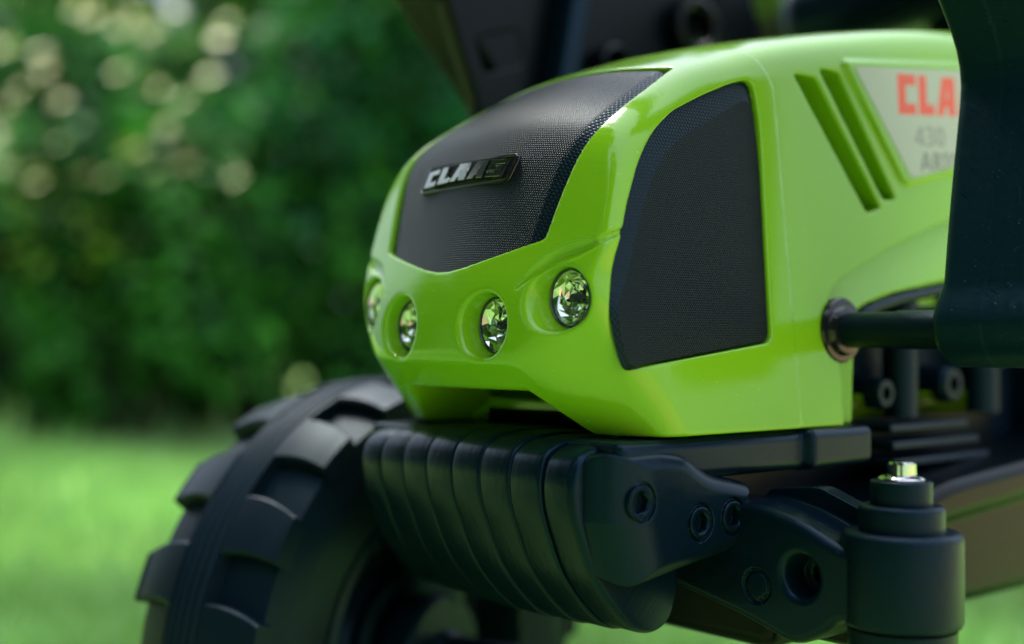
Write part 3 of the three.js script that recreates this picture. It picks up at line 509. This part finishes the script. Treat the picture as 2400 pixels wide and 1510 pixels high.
// far side of the loader frame, seen over the hood: a plate with a window, a strut, a block with bosses, a brace
{
  const P = roundCorners([[-0.122, 0.44], [-0.115, 0.49], [-0.087, 0.56], [-0.072, 0.62], [-0.200, 0.62], [-0.185, 0.44]], 0.006, 4), W = roundCorners([[-0.121, 0.510], [-0.113, 0.530], [-0.148, 0.541], [-0.150, 0.519]], 0.004, 4), p = slab(P, -0.158, -0.146, 0.003);
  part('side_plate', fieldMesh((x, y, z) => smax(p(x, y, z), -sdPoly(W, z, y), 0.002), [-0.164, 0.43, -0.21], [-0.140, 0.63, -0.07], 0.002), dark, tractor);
  part('strut', fieldMesh(slab(roundCorners([[-0.150, 0.44], [-0.166, 0.44], [-0.207, 0.62], [-0.190, 0.62]], 0.003), -0.145, -0.128, 0.003), [-0.15, 0.43, -0.215], [-0.122, 0.63, -0.14], 0.002), black, tractor);
  const B = roundCorners([[-0.185, 0.44], [-0.205, 0.64], [-0.318, 0.64], [-0.322, 0.535], [-0.29, 0.44]], 0.014, 4);
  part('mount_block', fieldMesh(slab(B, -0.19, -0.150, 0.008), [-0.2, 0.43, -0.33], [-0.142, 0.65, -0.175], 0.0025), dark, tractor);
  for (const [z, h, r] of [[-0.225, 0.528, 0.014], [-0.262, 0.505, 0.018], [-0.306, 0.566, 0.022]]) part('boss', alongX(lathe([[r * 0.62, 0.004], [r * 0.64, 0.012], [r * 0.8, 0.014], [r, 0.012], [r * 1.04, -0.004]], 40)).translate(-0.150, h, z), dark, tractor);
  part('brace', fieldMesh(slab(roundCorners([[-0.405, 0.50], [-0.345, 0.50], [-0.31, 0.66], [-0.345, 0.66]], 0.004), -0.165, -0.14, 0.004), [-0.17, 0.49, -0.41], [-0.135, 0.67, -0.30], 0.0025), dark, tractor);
}
// ---- engine bay
{
  const e = new THREE.Group(); e.name = 'engine'; tractor.add(e);
  part('engine_block', [new RoundedBoxGeometry(0.10, 0.15, 0.24, 3, 0.006).translate(0, 0.318, -0.268)], black, e);
  for (const [z, r] of [[-0.240, 0.0095], [-0.322, 0.011]]) part('cylinder', lathe([[r, 0.305], [r, 0.375], [1e-4, 0.376]], 40).translate(0.064, 0, z), black, e);
  for (const [z, y, r] of [[-0.2175, 0.3185, 0.0085], [-0.283, 0.322, 0.0105]]) {
    part('knob', alongX(lathe([[r, 0], [r, 0.018], [r * 0.8, 0.021], [r * 0.45, 0.021], [r * 0.4, 0.016], [1e-4, 0.016]], 36)).translate(0.05, y, z), black, e);
  }
  for (let i = 0; i < 3; i++) part('fin', new RoundedBoxGeometry(0.05, 0.0045, 0.075 + i * 0.008, 2, 0.0015).translate(0.055 + i * 0.004, 0.3005 - i * 0.0085, -0.245), black, e);
  // grey arched seal along the edge of the bay
  const arc = new THREE.CatmullRomCurve3([[-0.1752, 0.3560], [-0.1800, 0.3612], [-0.2031, 0.3680], [-0.2434, 0.3746], [-0.3006, 0.3823], [-0.345, 0.388]].map(([z, h]) => V3(0.0815, h - 0.002, z)));
  part('seal', new THREE.TubeGeometry(arc, 48, 0.0032, 10), black, e);
}
// ---- footboard panel behind the knuckle
{
  const P = roundCorners([[-0.165, 0.262, 0.01], [-0.205, 0.276, 0.02], [-0.42, 0.292], [-0.42, 0.212], [-0.21, 0.212, 0.02], [-0.178, 0.235, 0.02]], 0.006, 4);
  for (const s of [1, -1]) {
    const lip = slab(roundCorners([[-0.165, 0.250], [-0.165, 0.262, 0.01], [-0.205, 0.276, 0.02], [-0.42, 0.292], [-0.42, 0.272], [-0.215, 0.256, 0.02]], 0.004, 4), 0.045, 0.113, 0.007), wall = slab(s > 0 ? P : P.map(([z, h]) => [z - 0.10, Math.max(h, 0.215)]), 0.045, 0.1045, 0.006), g = fieldMesh(s > 0 ? (x, y, z) => smin(wall(x, y, z), lip(x, y, z), 0.004) : wall, [0.04, 0.12, -0.53], [0.118, 0.30, -0.155], 0.002);
    if (s < 0) { g.scale(-1, 1, 1); const ix = g.index.array; for (let i = 0; i < ix.length; i += 3) { const w = ix[i]; ix[i] = ix[i + 1]; ix[i + 1] = w; } }
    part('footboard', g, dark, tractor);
  }
}
// ---- seat behind the hood
{
  const q = (x, y, z) => { const a = Math.abs(x + 0.05) - 0.132 + 0.026, b = Math.abs(y - 0.605 - 0.004 * Math.cos(x * 20)) - 0.030 + 0.026, c = Math.abs(z + 0.49) - 0.055 + 0.026; return Math.min(Math.max(a, b, c), 0) + Math.hypot(Math.max(a, 0), Math.max(b, 0), Math.max(c, 0)) - 0.026; };
  const seat = part('seat', fieldMesh(q, [-0.19, 0.565, -0.552], [0.09, 0.645, -0.428], 0.003), black, tractor);
  part('seat_post', new THREE.CylinderGeometry(0.02, 0.026, 0.10, 24).translate(-0.05, 0.532, -0.49), black, seat);
}
part('rear_body', [new RoundedBoxGeometry(0.15, 0.16, 0.16, 4, 0.02).translate(0, 0.43, -0.435), new RoundedBoxGeometry(0.20, 0.18, 0.26, 4, 0.03).translate(0, 0.30, -0.52)], black, tractor);

// ---------------------------------------------------------------- vegetation
seed = 4242;
const leafGeo = (() => { // a folded oval leaf, 1 long
  const g = new THREE.BufferGeometry(), P = [0, 0, 0, -0.24, 0.06, 0.3, 0.24, 0.06, 0.3, 0, -0.02, 0.35, -0.2, 0.05, 0.68, 0.2, 0.05, 0.68, 0, 0, 1];
  g.setAttribute('position', new THREE.Float32BufferAttribute(P, 3)); g.setIndex([0, 3, 1, 0, 2, 3, 1, 3, 4, 3, 2, 5, 3, 6, 4, 3, 5, 6]); g.computeVertexNormals(); return g;
})();
const glintMat = std({ color: 0xffffff, roughness: 0.34, specularColor: new THREE.Color(1, 0.8, 0.15), transmission: 0.5, thickness: 0, side: THREE.DoubleSide });  // yellow gloss tint puts the warm glint into the leaf colour
const leafMat = std({ color: 0xffffff, specularIntensity: 0.5, roughness: 0.62, transmission: 0.32, thickness: 0, side: THREE.DoubleSide });
const shadeCoreMat = std({ color: new THREE.Color(0.008, 0.036, 0.010), roughness: 1, specularIntensity: 0.2 });  // near-black green, painted as the shade inside the foliage
const barkMat = std({ color: new THREE.Color(0.05, 0.035, 0.025), roughness: 0.9, bumpMap: rep(grainT, 0.2), bumpScale: 0.01 });
// clumps: [dx, y, dz, radius]; leaves fill the shells of the clumps
function plant(name, label, category, at, clumps, n, size, colours, trunk, group) {
  const o = new THREE.Group(); o.name = numbered(name); o.position.copy(at); scene.add(o); tag(o, label, category, group);
  const inst = new THREE.InstancedMesh(leafGeo, leafMat, n); inst.name = 'foliage'; inst.userData.kind = 'stuff'; inst.castShadow = inst.receiveShadow = true;
  const vol = clumps.map((c) => c[3] ** 2), tot = vol.reduce((a, b) => a + b), M = new THREE.Matrix4(), q = new THREE.Quaternion(), c = new THREE.Color();
  let i = 0;
  clumps.forEach((cl, ci) => {
    const m = ci === clumps.length - 1 ? n - i : Math.round(n * vol[ci] / tot), tone = rnd();
    for (let k = 0; k < m && i < n; k++, i++) {
      const dir = V3(rnd() * 2 - 1, rnd() * 2 - 1, rnd() * 2 - 1).normalize(), r = cl[3] * (0.55 + 0.5 * Math.sqrt(rnd())), lump = 0.75 + 0.5 * noise.noise(dir.x * 2.2 + ci, dir.y * 2.2, dir.z * 2.2);
      const p = V3(cl[0], cl[1], cl[2]).addScaledVector(dir, r * lump); if (p.y < 0.03) p.y = 0.03 + rnd() * 0.1;
      q.setFromUnitVectors(V3(0, 0, 1), V3(dir.x + rnd() - 0.5, dir.y * 0.5 - 0.3 + (rnd() - 0.5), dir.z + rnd() - 0.5).normalize()); q.multiply(new THREE.Quaternion().setFromAxisAngle(V3(0, 0, 1), (rnd() - 0.5) * 2.6));
      const s = size * (0.6 + 0.8 * rnd()); M.compose(p, q, V3(s, s, s)); inst.setMatrixAt(i, M);
      const [a, b] = colours[tone + (rnd() - 0.5) * 0.5 > 0.5 ? 1 : 0], t = rnd(); c.setRGB(lerp(a[0], b[0], t), lerp(a[1], b[1], t), lerp(a[2], b[2], t)); inst.setColorAt(i, c);
    }
  });
  o.add(inst);
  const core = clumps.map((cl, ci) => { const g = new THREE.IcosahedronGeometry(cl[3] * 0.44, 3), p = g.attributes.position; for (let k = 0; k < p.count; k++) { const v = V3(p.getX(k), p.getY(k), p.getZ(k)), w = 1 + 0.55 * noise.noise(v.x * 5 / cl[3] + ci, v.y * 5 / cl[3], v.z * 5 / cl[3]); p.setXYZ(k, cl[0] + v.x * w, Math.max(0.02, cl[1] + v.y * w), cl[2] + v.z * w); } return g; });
  part('shade_core', core, shadeCoreMat, o).userData.kind = 'stuff';  // dark lumps added inside each clump to stand in for shaded pockets
  const G = []; // trunk and limbs
  for (const cl of clumps) { const e = V3(cl[0], cl[1], cl[2]), b = V3(cl[0] * 0.15, 0, cl[2] * 0.15), mid = b.clone().lerp(e, 0.5).add(V3(0, cl[1] * 0.12, 0)); const cv = new THREE.QuadraticBezierCurve3(b, mid, e), g = new THREE.TubeGeometry(cv, 8, 1, 7); const p = g.attributes.position; for (let k = 0; k < p.count; k++) { const ring = Math.floor(k / 8), ce = cv.getPointAt(ring / 8), w = trunk * (1 - 0.8 * ring / 8); p.setXYZ(k, ce.x + (p.getX(k) - ce.x) * w, ce.y + (p.getY(k) - ce.y) * w, ce.z + (p.getZ(k) - ce.z) * w); } G.push(g); }
  const t = part(trunk > 0.05 ? 'trunk' : 'stem', G, barkMat, o);
  return o;
}
const DARK = [[0.003, 0.04, 0.007], [0.014, 0.13, 0.024]], TEAL = [[0.005, 0.08, 0.026], [0.02, 0.24, 0.07]], MID = [[0.025, 0.20, 0.022], [0.12, 0.46, 0.06]], BRIGHT = [[0.22, 0.44, 0.05], [0.40, 0.56, 0.08]], PALE = [[0.45, 0.45, 0.16], [0.75, 0.66, 0.30]];  // DARK is lowered so that its clumps read as shaded hollows
const blob = (n, w, h0, h1, dep, r0, r1) => [...Array(n)].map(() => { const a = (rnd() - 0.5) * 2 * w, b = (rnd() - 0.5) * 2 * dep, y = lerp(h0, h1, rnd()); return [a * RIGHT.x + b * AHEAD.x, y, a * RIGHT.z + b * AHEAD.z, lerp(r0, r1, rnd())]; });
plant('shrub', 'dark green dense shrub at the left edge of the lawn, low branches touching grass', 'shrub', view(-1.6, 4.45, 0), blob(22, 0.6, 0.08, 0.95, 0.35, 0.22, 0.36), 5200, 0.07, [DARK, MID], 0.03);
plant('shrub', 'dark shrub above the tractor wheel, hollows darkened in its leaf colour', 'shrub', view(-0.8, 4.55, 0), blob(22, 0.6, 0.08, 1.05, 0.3, 0.2, 0.36), 4800, 0.07, [DARK, MID], 0.03);
plant('shrub', 'tall blue-green shrub directly left of the hood and front grille', 'shrub', view(-0.1, 4.6, 0), blob(24, 0.6, 0.1, 1.7, 0.35, 0.24, 0.4), 6500, 0.075, [TEAL, MID], 0.03);
plant('shrub', 'dark shrub hidden mostly behind the black loader leg and hood', 'shrub', view(0.95, 5.2, 0), blob(18, 0.65, 0.2, 1.5, 0.35, 0.24, 0.4), 5600, 0.08, [TEAL, MID], 0.03);
plant('tree', 'loose tree with light green leaves at the upper left corner', 'tree', view(-2.15, 6.3, 0), [...blob(26, 1.1, 1.0, 2.6, 0.5, 0.2, 0.42), ...blob(5, 0.25, 1.4, 2.2, 0.2, 0.3, 0.4)], 7500, 0.08, [[[0.12, 0.40, 0.05], [0.30, 0.56, 0.10]], MID], 0.07);
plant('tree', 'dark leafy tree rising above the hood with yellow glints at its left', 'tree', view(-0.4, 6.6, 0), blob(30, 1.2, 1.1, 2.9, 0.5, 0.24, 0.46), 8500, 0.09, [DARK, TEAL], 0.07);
plant('tree', 'yellow-green bright tree seen in the gap behind the steering wheel', 'tree', view(1.55, 6.8, 0), blob(26, 1.0, 0.9, 2.8, 0.5, 0.25, 0.45), 7500, 0.09, [MID, BRIGHT], 0.07);
plant('shrub', 'leafy shrub cut off by the left edge of the picture', 'shrub', view(-2.35, 5.3, 0), blob(22, 0.5, 0.1, 1.5, 0.3, 0.25, 0.4), 5200, 0.075, [MID, DARK], 0.03);
// leaves added as glints: yellowed and turned to mirror the sun as bright discs
{
  const o = plant('shrub', 'small shrub with yellow-green leaves added as glints at the upper left', 'shrub', view(-1.25, 4.15, 0), blob(5, 0.35, 0.5, 1.0, 0.15, 0.15, 0.22), 300, 0.05, [MID, BRIGHT], 0.012);
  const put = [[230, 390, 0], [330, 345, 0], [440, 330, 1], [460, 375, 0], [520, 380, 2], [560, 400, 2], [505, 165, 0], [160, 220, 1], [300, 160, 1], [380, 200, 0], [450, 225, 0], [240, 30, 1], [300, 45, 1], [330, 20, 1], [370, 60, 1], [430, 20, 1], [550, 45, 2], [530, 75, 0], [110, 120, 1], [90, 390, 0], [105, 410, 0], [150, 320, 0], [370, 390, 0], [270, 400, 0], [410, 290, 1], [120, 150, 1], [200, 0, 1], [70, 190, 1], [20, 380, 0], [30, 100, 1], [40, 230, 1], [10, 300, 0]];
  const n = put.length * 4, inst = new THREE.InstancedMesh(leafGeo, glintMat, n), M = new THREE.Matrix4(), c = new THREE.Color(); let i = 0;
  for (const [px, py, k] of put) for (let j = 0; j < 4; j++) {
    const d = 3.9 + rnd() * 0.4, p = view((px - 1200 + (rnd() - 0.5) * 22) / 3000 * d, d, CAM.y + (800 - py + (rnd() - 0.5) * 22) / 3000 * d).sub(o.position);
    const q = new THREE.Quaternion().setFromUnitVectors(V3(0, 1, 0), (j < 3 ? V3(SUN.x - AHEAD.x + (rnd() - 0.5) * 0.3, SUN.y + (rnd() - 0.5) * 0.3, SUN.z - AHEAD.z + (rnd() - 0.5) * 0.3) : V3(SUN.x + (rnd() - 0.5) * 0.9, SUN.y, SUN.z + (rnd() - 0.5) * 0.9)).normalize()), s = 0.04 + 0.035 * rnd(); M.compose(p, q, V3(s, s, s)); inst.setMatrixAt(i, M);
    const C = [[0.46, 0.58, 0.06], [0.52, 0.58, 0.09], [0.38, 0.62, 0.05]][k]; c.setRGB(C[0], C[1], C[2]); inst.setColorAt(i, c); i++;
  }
  inst.name = 'glint_leaves'; inst.userData.kind = 'stuff'; inst.castShadow = inst.receiveShadow = true; o.add(inst);
}
// unseen hedge and trees outside the frame, added to darken the nose of the hood
const row = (n, w, h, dep, r0, r1) => [...Array(n)].map((_, i) => [((i + rnd()) / n - 0.5) * 2 * w, lerp(r0, h, rnd()), (rnd() - 0.5) * 2 * dep, lerp(r0, r1, rnd())]);
const turned = (P, a) => P.map(([x, y, z, r]) => [x * Math.cos(a) + z * Math.sin(a), y, -x * Math.sin(a) + z * Math.cos(a), r]);
const A0 = Math.atan2(-RIGHT.z, RIGHT.x);
plant('hedge', 'tall hedge closing the garden behind all the shrubs, leaves coloured dark as shade', 'hedge', view(-0.3, 8.3, 0), turned(row(54, 4.6, 3.9, 0.4, 0.4, 0.75), A0), 16000, 0.13, [[[0.002, 0.018, 0.004], [0.006, 0.05, 0.010]], DARK], 0.06);  // leaf colour lowered to paint the darkness behind the shrubs
plant('hedge', 'unseen hedge added ahead of the tractor to darken its front, outside the picture', 'hedge', V3(-1.2, 0, 3.2), row(48, 4.5, 4.6, 0.4, 0.5, 0.9), 9000, 0.2, [DARK, MID], 0.06);  // added out of view to cut the light on the front
plant('tree', 'unseen broad tree added to shade the front of the tractor, outside the picture', 'tree', V3(-1.3, 0, 2.7), [...Array(27)].map(() => { const a = rnd() * 6.3, q = Math.sqrt(rnd()); return [-0.25 + Math.cos(a) * q * 1.45, 2.6 + 0.5 * rnd(), -1.55 + Math.sin(a) * q * 1.25, 0.3 + 0.2 * rnd()]; }), 7000, 0.15, [DARK, MID], 0.09);  // unseen canopy put in to shade the nearby grass and the nose
plant('tree', 'unseen dense tree added behind the photographer to darken the front, outside the picture', 'tree', V3(2.7, 0, 3.3), [...Array(34)].map(() => { const a = rnd() * 6.3, q = Math.sqrt(rnd()); return [Math.cos(a) * q * 1.6, 0.7 + 3.6 * rnd(), Math.sin(a) * q * 1.0, 0.45 + 0.35 * rnd()]; }), 7000, 0.18, [DARK, MID], 0.1);  // unseen tree put in to dim light and reflections on the front
// grass
{
  const g = new THREE.BufferGeometry(); g.setAttribute('position', new THREE.Float32BufferAttribute([-0.05, 0, 0, 0.05, 0, 0, -0.035, 0.5, 0.06, 0.035, 0.5, 0.06, 0, 1, 0.25], 3)); g.setIndex([0, 1, 2, 1, 3, 2, 2, 3, 4]); g.computeVertexNormals();
  const n = 70000, inst = new THREE.InstancedMesh(g, std({ color: 0xffffff, roughness: 0.5, transmission: 0.35, thickness: 0, side: THREE.DoubleSide }), n), M = new THREE.Matrix4(), c = new THREE.Color(), e = new THREE.Euler(), q = new THREE.Quaternion();
  for (let i = 0; i < n; i++) {
    const d = i < 26000 ? 0.75 + rnd() * 1.0 : 1.5 + 3.6 * Math.pow(rnd(), 0.9), r = (rnd() - 0.5) * d * 1.15 + (rnd() < 0.2 ? 0.3 : 0), p = view(r, d, 0), s = (0.028 + 0.035 * rnd()) * (d > 3.3 ? 1 + 3.2 * rnd() * rnd() * smooth(-0.05, 0.35, fbm(p.x * 1.9 + 5, p.z * 1.9)) : 1);
    e.set((rnd() - 0.5) * 0.9, rnd() * 6.3, (rnd() - 0.5) * 0.9); q.setFromEuler(e); M.compose(p, q, V3(s * 1.2, s, s)); inst.setMatrixAt(i, M);
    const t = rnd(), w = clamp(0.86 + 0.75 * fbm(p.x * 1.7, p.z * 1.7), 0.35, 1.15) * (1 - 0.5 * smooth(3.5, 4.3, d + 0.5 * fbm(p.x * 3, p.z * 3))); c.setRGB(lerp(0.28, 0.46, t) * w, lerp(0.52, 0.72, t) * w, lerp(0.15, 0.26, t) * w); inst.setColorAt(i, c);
  }
  inst.name = 'grass'; tag(inst, 'short bright green grass blades all over the lawn', 'grass', null, 'stuff'); inst.castShadow = inst.receiveShadow = true; scene.add(inst);
}
// a few long blades beside the front knuckle, lower right corner
{
  const tuft = new THREE.Group(); tuft.name = numbered('grass_tuft'); tuft.position.copy(view(0.30, 0.80, 0)); scene.add(tuft); tag(tuft, 'few long curved grass blades beside the front axle, lower right corner', 'grass tuft');
  const m = std({ color: new THREE.Color(0.10, 0.30, 0.04), roughness: 0.45, transmission: 0.3, thickness: 0, side: THREE.DoubleSide });
  for (let i = 0; i < 7; i++) {
    const a = rnd() * 6.3, l = 0.09 + 0.10 * rnd(), w = 0.003, P = [], I = [], bx = (rnd() - 0.5) * 0.08, bz = (rnd() - 0.5) * 0.08;
    for (let k = 0; k <= 10; k++) { const t = k / 10, o = l * 0.5 * t * t, y = l * t * (1 - 0.15 * t), ww = w * (1 - t * t); P.push(bx + Math.cos(a) * o - Math.sin(a) * ww, y, bz + Math.sin(a) * o + Math.cos(a) * ww, bx + Math.cos(a) * o + Math.sin(a) * ww, y, bz + Math.sin(a) * o - Math.cos(a) * ww); if (k) { const b = 2 * k; I.push(b - 2, b - 1, b, b - 1, b + 1, b); } }
    const g = new THREE.BufferGeometry(); g.setAttribute('position', new THREE.Float32BufferAttribute(P, 3)); g.setIndex(I); g.computeVertexNormals(); part('blade', g, m, tuft);
  }
}
renderer.render(scene, camera);
